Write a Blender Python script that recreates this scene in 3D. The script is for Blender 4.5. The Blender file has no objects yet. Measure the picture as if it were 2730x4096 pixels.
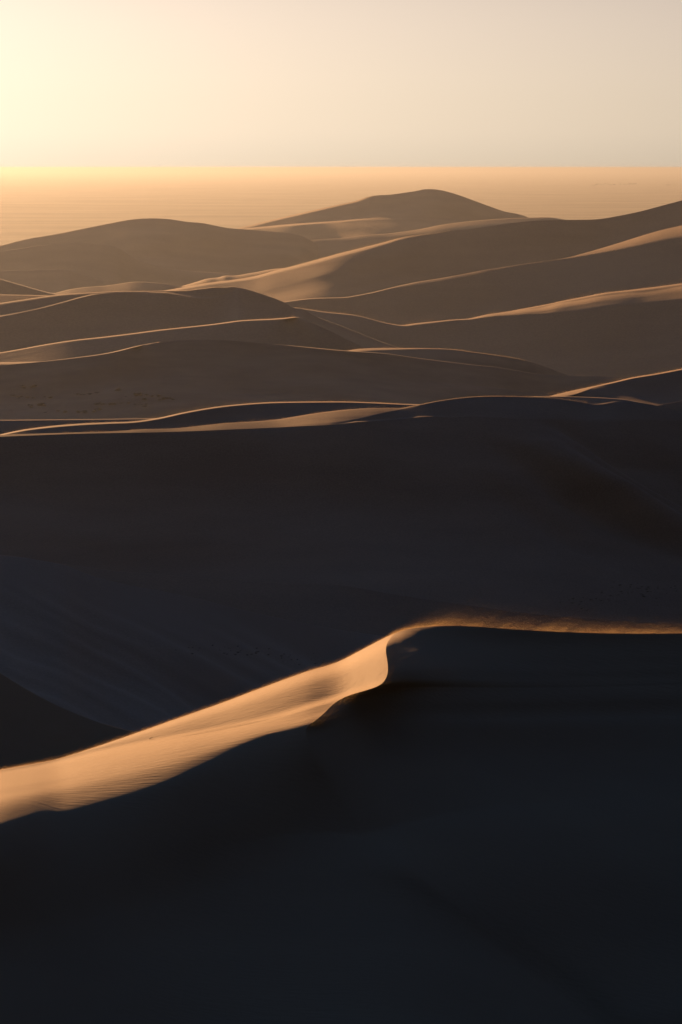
import bpy, math, random
import numpy as np
from mathutils import Vector

# ------------------------------------------------------------------ constants
H = 170.0                       # eye height above the plain
FPX = 4096 * 100.0 / 36.0       # focal length in photo pixels (100 mm, 36 mm tall frame)
HORIZON = 670.0
PITCH = math.atan((2048 - HORIZON) / FPX)
SUN_EL, SUN_AZ = 11.0, -27.0     # degrees; azimuth measured from +Y, negative = to the left
SUN_POWER, EXPOSURE = 5.0, 0.8
SKY_STRENGTH = 0.05
HAZE_DENSITY = 4.1e-5
SKY_GAMMA = 0.46
SKY_GAIN = 0.96
SKY_TINT = [(0.0, (1.03, .82, .56)), (0.012, (1.26, .98, .66)), (0.03, (1.40, 1.09, .72)), (0.062, (1.66, 1.28, .90)), (0.085, (1.0, .78, .56)), (0.13, (.16, .18, .24)), (0.4, (.07, .17, .36)), (0.92, (.36, .75, 1.5))]
rad = math.radians

scene = bpy.context.scene
COL = scene.collection
rng = np.random.default_rng(7)
random.seed(7)

# ------------------------------------------------------------------ small maths
def pchip(x, y, q, ext=700.0):
    x = np.asarray(x, float); y = np.asarray(y, float); q = np.asarray(q, float)
    if len(x) == 1:
        return np.full(q.shape, y[0])
    h = np.diff(x); d = np.diff(y) / h
    m = np.zeros(len(x))
    if len(x) > 2:
        w1 = 2 * h[1:] + h[:-1]; w2 = h[1:] + 2 * h[:-1]
        a, b = d[:-1], d[1:]
        ok = a * b > 0
        with np.errstate(divide='ignore', invalid='ignore'):
            mm = (w1 + w2) / (w1 / a + w2 / b)
        # blend of the monotone and the plain central slope: rounder tops, no wild overshoot
        cen = (a * h[1:] + b * h[:-1]) / (h[1:] + h[:-1])
        lim = 1.6 * np.minimum(abs(a), abs(b)) + 0.15 * np.maximum(abs(a), abs(b))
        m[1:-1] = np.where(ok, np.sign(cen) * np.minimum(abs(cen), lim + abs(np.where(ok, mm, 0))), cen * 0.35)
    m[0] = d[0]; m[-1] = d[-1]
    i = np.clip(np.searchsorted(x, q) - 1, 0, len(x) - 2)
    t = (q - x[i]) / h[i]
    tc = np.clip(t, 0, 1)
    r = ((1 + 2 * tc) * (1 - tc) ** 2 * y[i] + tc * (1 - tc) ** 2 * h[i] * m[i]
         + tc * tc * (3 - 2 * tc) * y[i + 1] + tc * tc * (tc - 1) * h[i] * m[i + 1])
    lo = q < x[0]; hi = q > x[-1]
    r = np.where(lo, y[0] - m[0] * ext * (1 - np.exp(-(x[0] - q).clip(0) / ext)), r)
    r = np.where(hi, y[-1] + m[-1] * ext * (1 - np.exp(-(q - x[-1]).clip(0) / ext)), r)
    return r

def val(v, px, sig=0):
    if isinstance(v, (int, float)):
        return np.full(px.shape, float(v))
    if callable(v):
        return v(px)
    xs = [a for a, b in v]; ys = [b for a, b in v]
    r = np.interp(px, xs, ys)
    return smooth_cols(r, px, sig) if sig else r

def smooth_cols(a, px, sig):
    """gaussian smoothing of a curve over columns that are unevenly spaced"""
    q = np.arange(px[0], px[-1] + 4, 4.0)
    b = np.interp(q, px, a)
    n = int(3 * sig / 4) + 1
    k = np.exp(-0.5 * (np.arange(-n, n + 1) * 4 / sig) ** 2); k /= k.sum()
    b = np.convolve(np.pad(b, n, mode='edge'), k, mode='valid')
    return np.interp(px, q, b)

def vnoise(x, y, seed):
    """smooth lattice noise in -1..1"""
    r = np.random.default_rng(seed)
    tab = r.uniform(-1, 1, (256, 256))
    xi = np.floor(x).astype(int); yi = np.floor(y).astype(int)
    fx = x - xi; fy = y - yi
    fx = fx * fx * fx * (fx * (fx * 6 - 15) + 10); fy = fy * fy * fy * (fy * (fy * 6 - 15) + 10)
    g = lambda i, j: tab[(xi + i) % 256, (yi + j) % 256]
    return (g(0, 0) * (1 - fx) * (1 - fy) + g(1, 0) * fx * (1 - fy)
            + g(0, 1) * (1 - fx) * fy + g(1, 1) * fx * fy)

# photo regions the outlines were read from: (offset x, offset y, zoom)
REG = {'1': (0, 600, 1.1487), '2': (1365, 600, 1.1487), '3': (0, 1100, 1.1487), '4': (1365, 1100, 1.1487),
       '5': (0, 1700, 1.1487), '6': (1365, 1700, 1.1487), '7': (0, 2400, 1.1487), '8': (1365, 2400, 1.1487),
       'a': (0, 1100, 1.7231), 'b': (910, 1100, 1.7231), 'c': (1820, 1100, 1.7231), 'd': (0, 850, 1.7231),
       'e': (1820, 1450, 1.7231), 'f': (910, 1450, 1.7231), 'D': (0, 0, 0.57436), 'S': (0, 0, 1.0)}

class Cv:
    """a line read from the photograph, as photo y over photo x"""
    def __init__(self, *segs, sig=9.0, ext=700.0):
        p = []
        for code, pts in segs:
            ox, oy, k = REG[code]
            p += [(ox + x / k, oy + y / k) for x, y in pts]
        p.sort()
        q = [p[0]]
        for a in p[1:]:
            if a[0] - q[-1][0] > 3: q.append(a)
        self.x = [a for a, b in q]; self.y = [b for a, b in q]
        self.sig = sig; self.ext = ext
    def __call__(self, px):
        return smooth_cols(pchip(self.x, self.y, px, self.ext), px, self.sig)

class Off:
    def __init__(self, base, off): self.base = base; self.off = off
    def __call__(self, px): return self.base(px) + val(self.off, px, 25)

def tan_dep(py):
    y = -(py - 2048) / FPX
    dy = math.cos(PITCH) + y * math.sin(PITCH); dz = -math.sin(PITCH) + y * math.cos(PITCH)
    return -dz / dy

def place(px, py, D):
    """photo position and distance -> place in the desert"""
    y = -(py - 2048) / FPX
    dy = math.cos(PITCH) + y * math.sin(PITCH); dz = -math.sin(PITCH) + y * math.cos(PITCH)
    return np.stack([(px - 1365) / FPX / dy * D, D, H + dz / dy * D], -1)

# ------------------------------------------------------------------ object helpers
def tag(o, label, cat=None, group=None, kind=None):
    o['label'] = label
    if cat: o['category'] = cat
    if group: o['group'] = group
    if kind: o['kind'] = kind
    return o

def grid_object(name, V, mat):
    R, N = V.shape[:2]
    idx = np.arange(R * N).reshape(R, N)
    f = np.stack([idx[1:, :-1], idx[1:, 1:], idx[:-1, 1:], idx[:-1, :-1]], -1).reshape(-1, 4)
    me = bpy.data.meshes.new(name)
    me.vertices.add(R * N); me.vertices.foreach_set('co', V.reshape(-1).astype(np.float32))
    me.loops.add(f.size); me.loops.foreach_set('vertex_index', f.reshape(-1).astype(np.int32))
    me.polygons.add(len(f))
    me.polygons.foreach_set('loop_start', np.arange(0, f.size, 4, dtype=np.int32))
    me.update(calc_edges=True)
    me.validate()
    me.polygons.foreach_set('use_smooth', np.ones(len(me.polygons), dtype=bool))
    me.materials.append(mat)
    o = bpy.data.objects.new(name, me); COL.objects.link(o)
    return o

# ------------------------------------------------------------------ materials
def nodes_of(name):
    m = bpy.data.materials.new(name); m.use_nodes = True
    nt = m.node_tree; nt.nodes.clear()
    return m, nt

def sand_material(name, base, dark, ripple, ripple_len, bump_dist, broad=60.0, stain=0.0):
    m, nt = nodes_of(name)
    N = nt.nodes.new; L = nt.links.new
    out = N('ShaderNodeOutputMaterial'); b = N('ShaderNodeBsdfPrincipled')
    b.inputs['Roughness'].default_value = 0.75
    b.inputs['Specular IOR Level'].default_value = 0.25
    tc = N('ShaderNodeTexCoord')
    # broad patches of slightly different sand
    n1 = N('ShaderNodeTexNoise'); n1.inputs['Scale'].default_value = 1.0 / broad; n1.inputs['Detail'].default_value = 4
    mp0 = N('ShaderNodeMapping'); mp0.inputs['Scale'].default_value = (0.6, 1.4, 3); mp0.inputs['Rotation'].default_value = (0, 0, rad(18))
    L(tc.outputs['Object'], mp0.inputs['Vector']); L(mp0.outputs[0], n1.inputs['Vector'])
    # single grains / coarse sand
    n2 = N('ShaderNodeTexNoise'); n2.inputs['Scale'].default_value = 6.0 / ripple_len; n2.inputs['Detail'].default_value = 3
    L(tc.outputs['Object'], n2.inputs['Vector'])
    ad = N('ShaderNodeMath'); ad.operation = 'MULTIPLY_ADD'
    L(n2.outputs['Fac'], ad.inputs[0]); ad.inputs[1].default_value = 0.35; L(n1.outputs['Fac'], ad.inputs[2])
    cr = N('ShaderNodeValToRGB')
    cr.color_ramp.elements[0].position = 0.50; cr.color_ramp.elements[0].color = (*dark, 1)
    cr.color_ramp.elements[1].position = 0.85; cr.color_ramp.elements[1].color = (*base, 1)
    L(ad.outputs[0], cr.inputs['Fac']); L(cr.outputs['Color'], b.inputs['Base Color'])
    # wind ripples: long in x, short across
    mp = N('ShaderNodeMapping')
    mp.inputs['Rotation'].default_value = (0, 0, rad(-6))
    mp.inputs['Scale'].default_value = (1 / (ripple_len * 9), 1 / ripple_len, 1 / (ripple_len * 1.0))
    L(tc.outputs['Object'], mp.inputs['Vector'])
    n3 = N('ShaderNodeTexNoise'); n3.inputs['Scale'].default_value = 1.0; n3.inputs['Detail'].default_value = 5
    n3.inputs['Roughness'].default_value = 0.6
    L(mp.outputs[0], n3.inputs['Vector'])
    n4 = N('ShaderNodeTexNoise'); n4.inputs['Scale'].default_value = 5 / ripple_len; n4.inputs['Detail'].default_value = 2
    L(tc.outputs['Object'], n4.inputs['Vector'])
    ma = N('ShaderNodeMath'); ma.operation = 'MULTIPLY_ADD'
    L(n4.outputs['Fac'], ma.inputs[0]); ma.inputs[1].default_value = 0.06; L(n3.outputs['Fac'], ma.inputs[2])
    bp = N('ShaderNodeBump'); bp.inputs['Strength'].default_value = ripple; bp.inputs['Distance'].default_value = bump_dist
    L(ma.outputs[0], bp.inputs['Height']); L(bp.outputs['Normal'], b.inputs['Normal'])
    L(b.outputs[0], out.inputs['Surface'])
    return m

SAND = (0.53, 0.32, 0.155); SAND_D = (0.44, 0.26, 0.125)
M_near = sand_material('near_sand', SAND, SAND_D, 0.8, 0.13, 0.03, 12.0)
M_mid = sand_material('mid_sand', (0.56, 0.36, 0.20), (0.33, 0.20, 0.11), 0.30, 1.2, 0.10, 34.0)
M_shade_lift = sand_material('shade_lift_sand', (0.68, 0.47, 0.29), (0.52, 0.34, 0.20), 0.30, 1.2, 0.10, 40.0)  # same sand, shade on the left slope lightened through a paler colour
M_shade_deep = sand_material('shade_deep_sand', (0.48, 0.31, 0.175), (0.27, 0.17, 0.095), 0.30, 1.2, 0.10, 34.0)  # same sand, shade on the huge face and hollow deepened by darker colour
M_far = sand_material('far_sand', (0.55, 0.35, 0.19), (0.36, 0.22, 0.12), 0.30, 8.0, 0.6, 200.0)

# ------------------------------------------------------------------ dunes built column by column
COLS = np.concatenate([np.linspace(-1700, -60, 50), np.arange(-40, 2780, 7.0), np.linspace(2800, 4400, 50)])
GROUP = 'sand dunes rolling towards the plain'
DUNES = []

def dune(label, crest, depth, s0, rails, mat, rim=0.0, rim_s=-1.0, end_s=22.0, back=(14.0, 0.6),
         namp=1.2, nscale=(420.0, 60.0), nrot=0.0, seed=1, rows=26, bumps=None):
    """crest: where the top of the dune shows; depth: how far it is; then down the side that faces us,
    line by line, with the steepness of the sand just above and just below each line."""
    px = COLS
    pc = crest(px)
    Dc = val(depth, px) if not isinstance(depth, Cv) else depth(px)
    Dc = smooth_cols(Dc, px, 60)
    s0v = val(s0, px, 70)
    # list of (py, slope above, slope below)
    seq = [(pc, None, s0v)]
    if np.max(val(rim, px)) > 0:
        rv = np.maximum(val(rim, px), 0)
        dep = np.degrees(np.arctan(tan_dep(pc)))
        seq = [(pc, None, np.maximum(-dep * 0.8, val(rim_s, px, 70) - 2)), (pc + rv, val(rim_s, px, 70) + 1.5, s0v)]
    for cv, sa, sb in rails:
        p = np.maximum(cv(px), seq[-1][0] + 0.6)
        seq.append((p, val(sa, px, 70), val(sb, px, 70)))
    P = [seq[0][0]]; S = []
    for k in range(len(seq) - 1):
        a, b = seq[k], seq[k + 1]
        wide = np.max((b[0] - a[0])[(px > -50) & (px < 2780)])
        n = int(np.clip(wide / 7.0, 4, rows))
        t = np.linspace(0, 1, n + 1)[1:]
        tt = t ** 1.35
        tp = 0.0
        for q in tt:
            P.append(a[0] + (b[0] - a[0]) * q)
            m = 0.5 * (q + tp)
            S.append(a[2] + (b[1] - a[2]) * (m * m * (3 - 2 * m)))
            tp = q
    P = np.array(P); S = np.array(S)
    # uneven, wind-worn slopes
    c, s = math.cos(nrot), math.sin(nrot)
    X = px[None, :]; Y = 0.5 * (P[1:] + P[:-1])
    xr = X * c + Y * s; yr = -X * s + Y * c
    nz = vnoise(xr / nscale[0] + 11.3 * seed, yr / nscale[1] + 3.7 * seed, seed) \
        + 0.5 * vnoise(xr / nscale[0] * 2.3 + 5.1, yr / nscale[1] * 2.1 + seed, seed + 50)
    ramp = np.clip((Y - pc[None, :]) / 60.0, 0, 1)
    S = S + namp * nz * ramp
    D = np.empty_like(P); D[0] = Dc
    T = tan_dep(P)
    for k in range(len(S)):
        den0 = np.maximum(T[k] + np.tan(np.radians(S[k])), 0.006)
        den1 = np.maximum(T[k + 1] + np.tan(np.radians(S[k])), 0.006)
        Dn = D[k] * np.minimum(den0 / den1, 1.0)
        wt_ = smooth_cols(np.clip((P[k + 1] - P[k]) / 4.0, 0, 1), px, 22)
        D[k + 1] = Dn * (1 - wt_) + smooth_cols(Dn, px, 22) * wt_
    V = place(px[None, :], P, D)
    if bumps is not None:
        V[..., 2] += bumps(px[None, :] + 0 * P, P, V)
    # the side that falls away behind the crest
    L = back[1]
    top = V[0]
    depc = tan_dep(pc)
    backs = []
    z = top[:, 2].copy(); y = top[:, 1].copy()
    step = np.array([.003, .006, .01, .02, .04, .08, .12, .16, .2]) * L
    for i, st in enumerate(step):
        sl = depc + (math.tan(rad(back[0])) - depc) * min(1, (i + 1) / 5.0) + 0.004
        z = z - sl * st * top[:, 1]; y = y + st * top[:, 1]
        backs.append(np.stack([top[:, 0] * (y / top[:, 1]), y, z], -1))
    backs = np.array(backs[::-1])
    # the foot goes on under the sand in front
    bot = V[-1]; feet = []
    for f in (0.02, 0.06, 0.14, 0.3):
        yy = bot[:, 1] * (1 - f); zz = bot[:, 2] - math.tan(rad(end_s)) * bot[:, 1] * f
        feet.append(np.stack([bot[:, 0] * (1 - f * 0.5), yy, zz], -1))
    V = np.concatenate([backs, V, np.array(feet)], 0)
    V[..., 2] = np.maximum(V[..., 2], -0.8)
    o = grid_object('sand_dune', V, mat)
    tag(o, label, 'sand dune', GROUP, 'structure')
    DUNES.append(o)
    return o

# far centre peak and the ridges before it
P1 = Cv(('1', [(900, 430), (1000, 392), (1090, 360), (1150, 345), (1250, 320), (1400, 285)]),
        ('2', [(0, 248), (60, 236), (130, 213), (230, 205), (300, 195), (350, 188), (385, 180), (420, 180), (470, 187), (540, 207),
               (620, 236), (700, 265), (760, 285), (800, 291), (860, 309), (950, 350), (1050, 390)]))
P1l = Cv(('1', [(1000, 376), (1140, 366), (1300, 352), (1450, 340), (1568, 331)]), ('2', [(100, 322), (250, 320), (600, 330), (900, 345)]))
dune('tallest far dune with a peaked top against the hazy plain', P1, 5250,
     [(1350, 3), (1700, 24), (2730, 24)],
     [(Off(P1, [(900, 9), (1350, 8), (1700, 0), (2730, 0)]), [(1450, 5), (1600, 22)], [(0, 20), (1300, 18), (2730, 24)]),
      (Off(P1l, -7), [(0, 17), (1700, 20)], [(0, 0), (1300, 3), (1550, 15), (2730, 18)]),
      (P1l, [(0, 2), (1300, 4), (1550, 15), (2730, 18)], 17),
      (Off(P1, 330), 14, 12)], M_far, namp=6, seed=3, nscale=(300, 45))
P1c = Cv(('1', [(1200, 440), (1350, 425), (1450, 412), (1568, 405)]),
         ('2', [(100, 393), (250, 380), (370, 362), (450, 346), (550, 332), (700, 318), (800, 313), (860, 311), (950, 309), (1010, 317),
                (1100, 335), (1300, 370)]))
dune('low far ridge with a pale flank below the peaked dune', P1c, 4380,
     [(1365, 11), (1700, 10), (1900, 11), (2100, 12)],
     [(Off(P1c, [(1200, 6), (1700, 18), (2100, 25)]), [(1365, 14), (1900, 13)], 17), (Off(P1c, 200), 17, 15)], M_far, seed=4)
P2 = Cv(('1', [(0, 440), (120, 410), (250, 388), (400, 358), (500, 338), (600, 320), (700, 314), (780, 318), (860, 330), (940, 337),
               (1000, 350), (1045, 358), (1145, 366), (1250, 375), (1330, 382), (1400, 400), (1450, 430), (1500, 470), (1560, 530)]))
dune('broad rounded far dune on the left below the bright plain', P2, [(0, 4300), (1300, 4350)], 17,
     [(Off(P2, 90), [(0, 20), (800, 20), (1100, 15)], [(0, 20), (1000, 15)]), (Off(P2, 150), 16, 14), (Off(P2, 330), 14, 13)], M_far,
     seed=5, namp=6, nscale=(340, 60))
P2b = Cv(('d', [(-100, 275), (0, 266), (150, 246), (300, 224), (450, 216), (600, 213), (720, 222), (820, 245), (900, 300), (1000, 345),
                (1100, 372), (1200, 390), (1350, 405), (1568, 420), (1800, 470)]))
dune('low smooth swell before the broad rounded far dune', P2b, 3950, [(0, 20), (500, 20), (700, 13)],
     [(Off(P2b, 60), 20, 18), (Off(P2b, 200), 15, 14)], M_far, seed=6, namp=4)
P2c = Cv(('d', [(-200, 420), (0, 402), (200, 396), (330, 392), (480, 393), (520, 412), (640, 448), (740, 500), (850, 580)]))
dune('faint swell with a curved edge at the far left', P2c, 3650, 17, [(Off(P2c, 60), 15, 14), (Off(P2c, 140), 14, 13)], M_far, seed=7)
Ph = Cv(('d', [(200, 580), (380, 555), (480, 530), (600, 514), (720, 505), (830, 490), (900, 480), (980, 477), (1060, 483), (1150, 492),
               (1250, 508), (1400, 540)]))
dune('pale low hump between the left dunes', Ph, 3100, 11, [(Off(Ph, 60), 14, 12)], M_far, seed=8)
Pl = Cv(('a', [(-300, -70), (0, 24), (150, 68), (300, 110), (390, 133), (600, 190)]))
dune('small dark dune slope at the left edge with a thin bright rim', Pl, 2500, 23, [(Off(Pl, 130), 22, 18)], M_far, rim=4, seed=9)

P3b = Cv(('d', [(1150, 520), (1250, 508), (1350, 480), (1450, 452), (1568, 432)]), ('1', [(1000, 587), (1050, 577), (1150, 566), (1270, 545), (1400, 540)]))
dune('thin pale crest line behind the long middle ridge', P3b, 3300, 6, [(Off(P3b, 8), 9, 14), (Off(P3b, 60), 12, 10)], M_far, rim=2, seed=10)
P3 = Cv(('1', [(740, 648), (830, 633), (950, 612), (1060, 598), (1170, 580), (1250, 558), (1350, 532), (1450, 505)]),
        ('2', [(0, 473), (60, 458), (130, 441), (200, 423), (270, 404), (350, 392), (430, 383), (490, 373), (600, 362), (700, 348), (800, 334),
               (900, 325), (1000, 321), (1090, 321), (1180, 318), (1280, 302), (1380, 281), (1470, 257), (1568, 231), (1800, 160)]))
dune('long middle ridge with a golden crest, darker towards its right end', P3, [(400, 2980), (2730, 3050)],
     [(400, 1), (900, -0.3), (1600, 2), (1790, 24), (2730, 26)],
     [(Off(P3, [(400, 7), (900, 9), (1300, 15), (1500, 12), (1700, 4), (1780, 1), (1850, 0)]), [(400, 4), (1300, 5), (1700, 10), (1790, 24)],
       [(400, 12), (1300, 11), (1500, 14), (1800, 25)]),
      (Off(P3, [(400, 80), (1300, 70), (2000, 100)]), [(400, 10), (1300, 13), (1800, 25)], [(400, 12), (1300, 16), (1800, 24)]),
      (Off(P3, [(400, 120), (1300, 190), (2730, 300)]), [(0, 9), (1300, 16), (2000, 19), (2500, 13)], 14), (Off(P3, 480), 10, 10)],
     M_far, seed=11, namp=5, nscale=(380, 60), nrot=-0.15)
P4b = Cv(('b', [(200, 200), (380, 186), (460, 176), (560, 164), (700, 158), (820, 154), (920, 140)]),
         ('2', [(250, 632), (350, 622), (450, 603), (560, 584), (650, 562), (760, 540), (850, 525), (1040, 498), (1180, 475), (1300, 453),
                (1400, 432), (1500, 413), (1568, 402), (1800, 350)]))
P4 = Cv(('b', [(200, 200), (380, 185), (460, 174), (560, 162), (700, 156), (820, 152), (920, 135), (1000, 120), (1150, 82), (1300, 50), (1450, 26), (1568, 5)]),
        ('2', [(560, 571), (650, 553), (760, 536), (850, 522), (1040, 494), (1130, 470), (1250, 435), (1330, 410), (1400, 388), (1480, 366),
               (1568, 346), (1800, 280)]))
dune('right-hand ridge whose pale upper flank narrows to the left', P4, [(900, 2380), (2730, 2440)],
     [(1100, 6), (1500, 10), (2100, 12), (2450, 9), (2730, 9)],
     [(P4b, [(1100, 7), (1400, 12), (2000, 14), (2730, 15)], [(1000, 19), (1500, 23), (2730, 27)]),
      (Off(P4b, 70), [(1000, 17), (2000, 24)], [(1000, 17), (2000, 23)]), (Off(P4b, [(900, 110), (1500, 160), (2730, 260)]), [(900, 14), (1500, 17), (2730, 20)], 14),
      (Off(P4b, 400), 10, 10)],
     M_far, rim=[(900, 3), (1500, 2), (2000, 0)], seed=12, namp=1.8, nrot=-0.2)
P5 = Cv(('b', [(350, 215), (480, 226), (560, 237), (640, 250), (700, 257), (800, 266), (880, 276), (960, 295), (1060, 322), (1150, 340), (1210, 346), (1270, 337),
               (1400, 323), (1568, 307)]),
        ('c', [(100, 300), (200, 277), (350, 254), (500, 227), (620, 205), (750, 177), (880, 152), (1020, 125), (1200, 104), (1400, 80), (1568, 57), (1800, 20)]))
P5b = Cv(('b', [(350, 217), (480, 228), (560, 239), (640, 252), (700, 259), (800, 268), (880, 278), (960, 297), (1060, 324), (1150, 342), (1210, 348), (1260, 352),
                (1300, 343), (1400, 332), (1568, 309)]),
         ('c', [(100, 302), (200, 292), (350, 280), (500, 272), (650, 264), (800, 252), (900, 240), (1060, 214), (1250, 200), (1400, 183), (1568, 172), (1800, 150)]))
P5m = Cv(('b', [(350, 216), (880, 277), (1210, 347), (1400, 328), (1568, 308)]),
         ('c', [(100, 301), (250, 278), (450, 250), (600, 236), (720, 210), (850, 192), (1000, 165), (1150, 146), (1330, 134), (1450, 116), (1568, 97), (1800, 70)]))
dune('brightly lit ridge with two golden streaks rising to the right edge', P5, [(1100, 1880), (2730, 1930)],
     [(1180, 3), (1900, 2), (2730, 2)],
     [(Off(P5m, [(1180, 0), (1900, 0), (2200, -9), (2730, -12)]), [(1180, 5), (1900, 6), (2200, 12), (2730, 15)], [(1900, 3), (2200, 2), (2600, 8), (2730, 4)]),
      (Off(P5m, [(1180, 0), (1900, 3), (2200, 10), (2730, 8)]), [(1900, 8), (2200, 10), (2730, 12)], [(1900, 11), (2200, 14)]),
      (P5b, [(1180, 6), (1900, 14), (2730, 15)], [(1180, 9), (1500, 12), (1750, 24), (2730, 26)]),
      (Off(P5b, 80), [(1180, 11), (1700, 22), (2730, 23)], [(1180, 13), (1700, 22), (2730, 23)]), (Off(P5b, [(1180, 120), (1700, 210), (2730, 230)]), [(1180, 17), (2000, 15)], 12),
      (Off(P5b, 420), 10, 10)], M_far, rim=2, seed=13, namp=1.5)
P6 = Cv(('a', [(-300, 240), (0, 194), (150, 172), (300, 150), (400, 137), (550, 126), (700, 117), (850, 111), (1000, 112), (1130, 108), (1280, 107), (1400, 97), (1568, 83)]),
        ('3', [(930, 62), (1000, 55), (1060, 52), (1100, 57), (1200, 85), (1300, 122), (1370, 150)]),
        ('b', [(480, 228), (600, 280), (750, 335), (900, 395), (1050, 455), (1180, 500), (1300, 540)]))
P6b = Cv(('a', [(-300, 340), (0, 289), (150, 260), (300, 227), (430, 193), (550, 160), (650, 138), (750, 124), (850, 118), (950, 116), (1080, 122), (1200, 136),
                (1300, 152), (1390, 163), (1450, 163), (1520, 150), (1580, 126), (1620, 105)]),
         ('3', [(1100, 58), (1200, 86), (1300, 123), (1370, 151)]),
         ('b', [(480, 229), (600, 281), (750, 336), (900, 396), (1050, 456), (1180, 501), (1300, 541)]), sig=6)
dune('left dune with a bright S-shaped brink below a peaked top', P6, [(0, 1680), (1200, 1710), (1700, 1700)],
     [(0, 8), (450, 7), (640, 12), (800, 20), (950, 21), (1500, 12)],
     [(Off(P6, [(0, 8), (400, 5), (700, 3), (950, 0)]), [(0, 12), (450, 12), (640, 16), (800, 20), (950, 21)], [(0, 15), (400, 15), (700, 18), (800, 20), (950, 21)]),
      (Off(P6b, [(0, -6), (500, -5), (640, -9), (870, -7), (900, 0)]), [(0, 15.5), (450, 15), (640, 16), (800, 20), (950, 21)], [(0, 6), (640, 3), (850, 5), (950, 20)]),
      (P6b, [(0, 5), (640, 3), (850, 5), (950, 20)], [(0, 21), (600, 24), (900, 20), (1250, 11), (1500, 10)]),
      (Off(P6b, 80), [(0, 21), (600, 23), (1000, 14), (1250, 10)], [(0, 20), (600, 22), (1000, 12)]), (Off(P6b, 190), [(0, 16), (1000, 10)], 10)],
     M_far, rim=2, seed=14, namp=2.0, nrot=0.5, nscale=(300, 50))
P7 = Cv(('a', [(-300, 580), (0, 535), (150, 509), (300, 481), (500, 450), (700, 428), (900, 404), (1100, 378), (1300, 357), (1568, 325)]),
        ('b', [(60, 316), (150, 309), (300, 302), (420, 293), (470, 287), (500, 292), (560, 318), (680, 370), (800, 430), (900, 480), (1000, 530)]))
dune('left dune with a thin straight lit crest ending in a sharp tip', P7, [(0, 1420), (1400, 1430)],
     [(0, 15), (400, 15), (700, 16), (900, 20), (1300, 22)],
     [(Off(P7, 75), [(0, 14.5), (500, 15), (800, 17), (1200, 22)], [(0, 14.5), (500, 15), (800, 15), (1200, 20)]), (Off(P7, 180), 10, 10)],
     M_far, rim=[(0, 2), (300, 3), (800, 3), (1000, 4), (1180, 5), (1200, 0)], seed=15, namp=1.0, nrot=0.4)
P8b = Cv(('b', [(700, 530), (830, 521), (880, 513), (950, 507), (1050, 504), (1250, 504), (1400, 506), (1568, 514)]),
         ('c', [(0, 517), (120, 530), (250, 547), (400, 570), (500, 592), (620, 630), (760, 686)]), ('4', [(1100, 490), (1250, 530)]))
dune('dark low dune with a glowing crest, centre right', P8b, [(1300, 1260), (2400, 1275)],
     [(1380, 2), (1700, 2), (1850, 20), (2300, 24)],
     [(Off(P8b, [(1380, 9), (1500, 10), (1700, 3), (1850, 0)]), [(1380, 3), (1700, 6), (1850, 20)], [(1400, 12), (1600, 16), (2300, 23)]),
      (Off(P8b, 90), 20, 16), (Off(P8b, 200), 12, 10)], M_mid, rim=[(0, 1.5), (1900, 1.5), (2200, 0)], seed=16, namp=1.0)
P8 = Cv(('a', [(-300, 645), (0, 622), (150, 609), (350, 590), (530, 568), (700, 545), (800, 525), (900, 500), (980, 482), (1080, 464), (1200, 452), (1350, 446), (1568, 450)]),
        ('b', [(150, 462), (300, 473), (460, 488), (600, 501), (830, 522), (1000, 533), (1100, 541), (1250, 563), (1400, 583), (1568, 604)]),
        ('c', [(150, 622), (300, 637), (400, 655)]), ('e', [(400, 50), (550, 76), (700, 89), (780, 92), (900, 92), (1000, 95), (1100, 106), (1200, 125), (1400, 180)]))
def scrub_bumps(X, Y, V):
    w = np.clip((Y - 1490) / 60, 0, 1) * np.clip((1150 - X) / 300, 0, 1) * np.clip((1700 - Y) / 30, 0, 1)
    n = vnoise(V[..., 0] / 9.0 + 40, V[..., 1] / 16.0, 91) + 0.6 * vnoise(V[..., 0] / 4.0, V[..., 1] / 7.0 + 9, 92)
    return w * np.maximum(n - 0.1, 0) * 0.5
WIDE = dune('wide dark dune across the middle, rough scrubby foot at its left', P8, [(0, 1170), (2400, 1190)],
     [(0, 21), (1000, 23), (2300, 20)],
     [(Off(P8, 80), [(0, 21), (1000, 24), (2300, 16)], [(0, 20), (1000, 23), (2300, 16)]),
      (Off(P8, [(0, 120), (1000, 150), (1800, 90), (2400, 60)]), [(0, 15), (1000, 16), (2000, 12)], [(0, 14), (1000, 13), (2000, 11)]),
      (Off(P8, [(0, 330), (1000, 260), (2000, 150), (2730, 100)]), 13, 13)],
     M_mid, rim=[(0, 0), (260, 1.5), (560, 3), (580, 0), (1100, 0), (1200, 2), (1350, 3), (1500, 1.5), (2200, 0)], seed=17, namp=1.2, bumps=scrub_bumps, rows=60)

# the dunes of the middle distance
P9 = Cv(('e', [(500, 290), (660, 231), (800, 197), (950, 165), (1100, 132), (1200, 108), (1400, 74), (1568, 42), (1900, -30)]))
P9b = Cv(('e', [(500, 300), (660, 236), (750, 235), (830, 226), (880, 205), (950, 175), (1050, 146), (1200, 111), (1400, 76), (1568, 44), (1900, -28)]), sig=6)
dune('dark dune at the right edge with a sharp rising lit crest', P9, [(2000, 545), (2730, 552)], [(2150, 2), (2350, 3), (2730, 2)],
     [(P9b, [(2150, 3), (2730, 4)], [(2200, 14), (2350, 20), (2730, 24)]), (Off(P9b, [(2300, 30), (2730, 90)]), [(2300, 16), (2730, 20)], [(2300, 14), (2730, 17)]),
      (Off(P9b, [(2300, 60), (2730, 150)]), 10, 10), (Off(P9b, 320), 10, 10)], M_mid, rim=[(2150, 2), (2500, 4), (2730, 4)], seed=18, namp=1.0)
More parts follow.
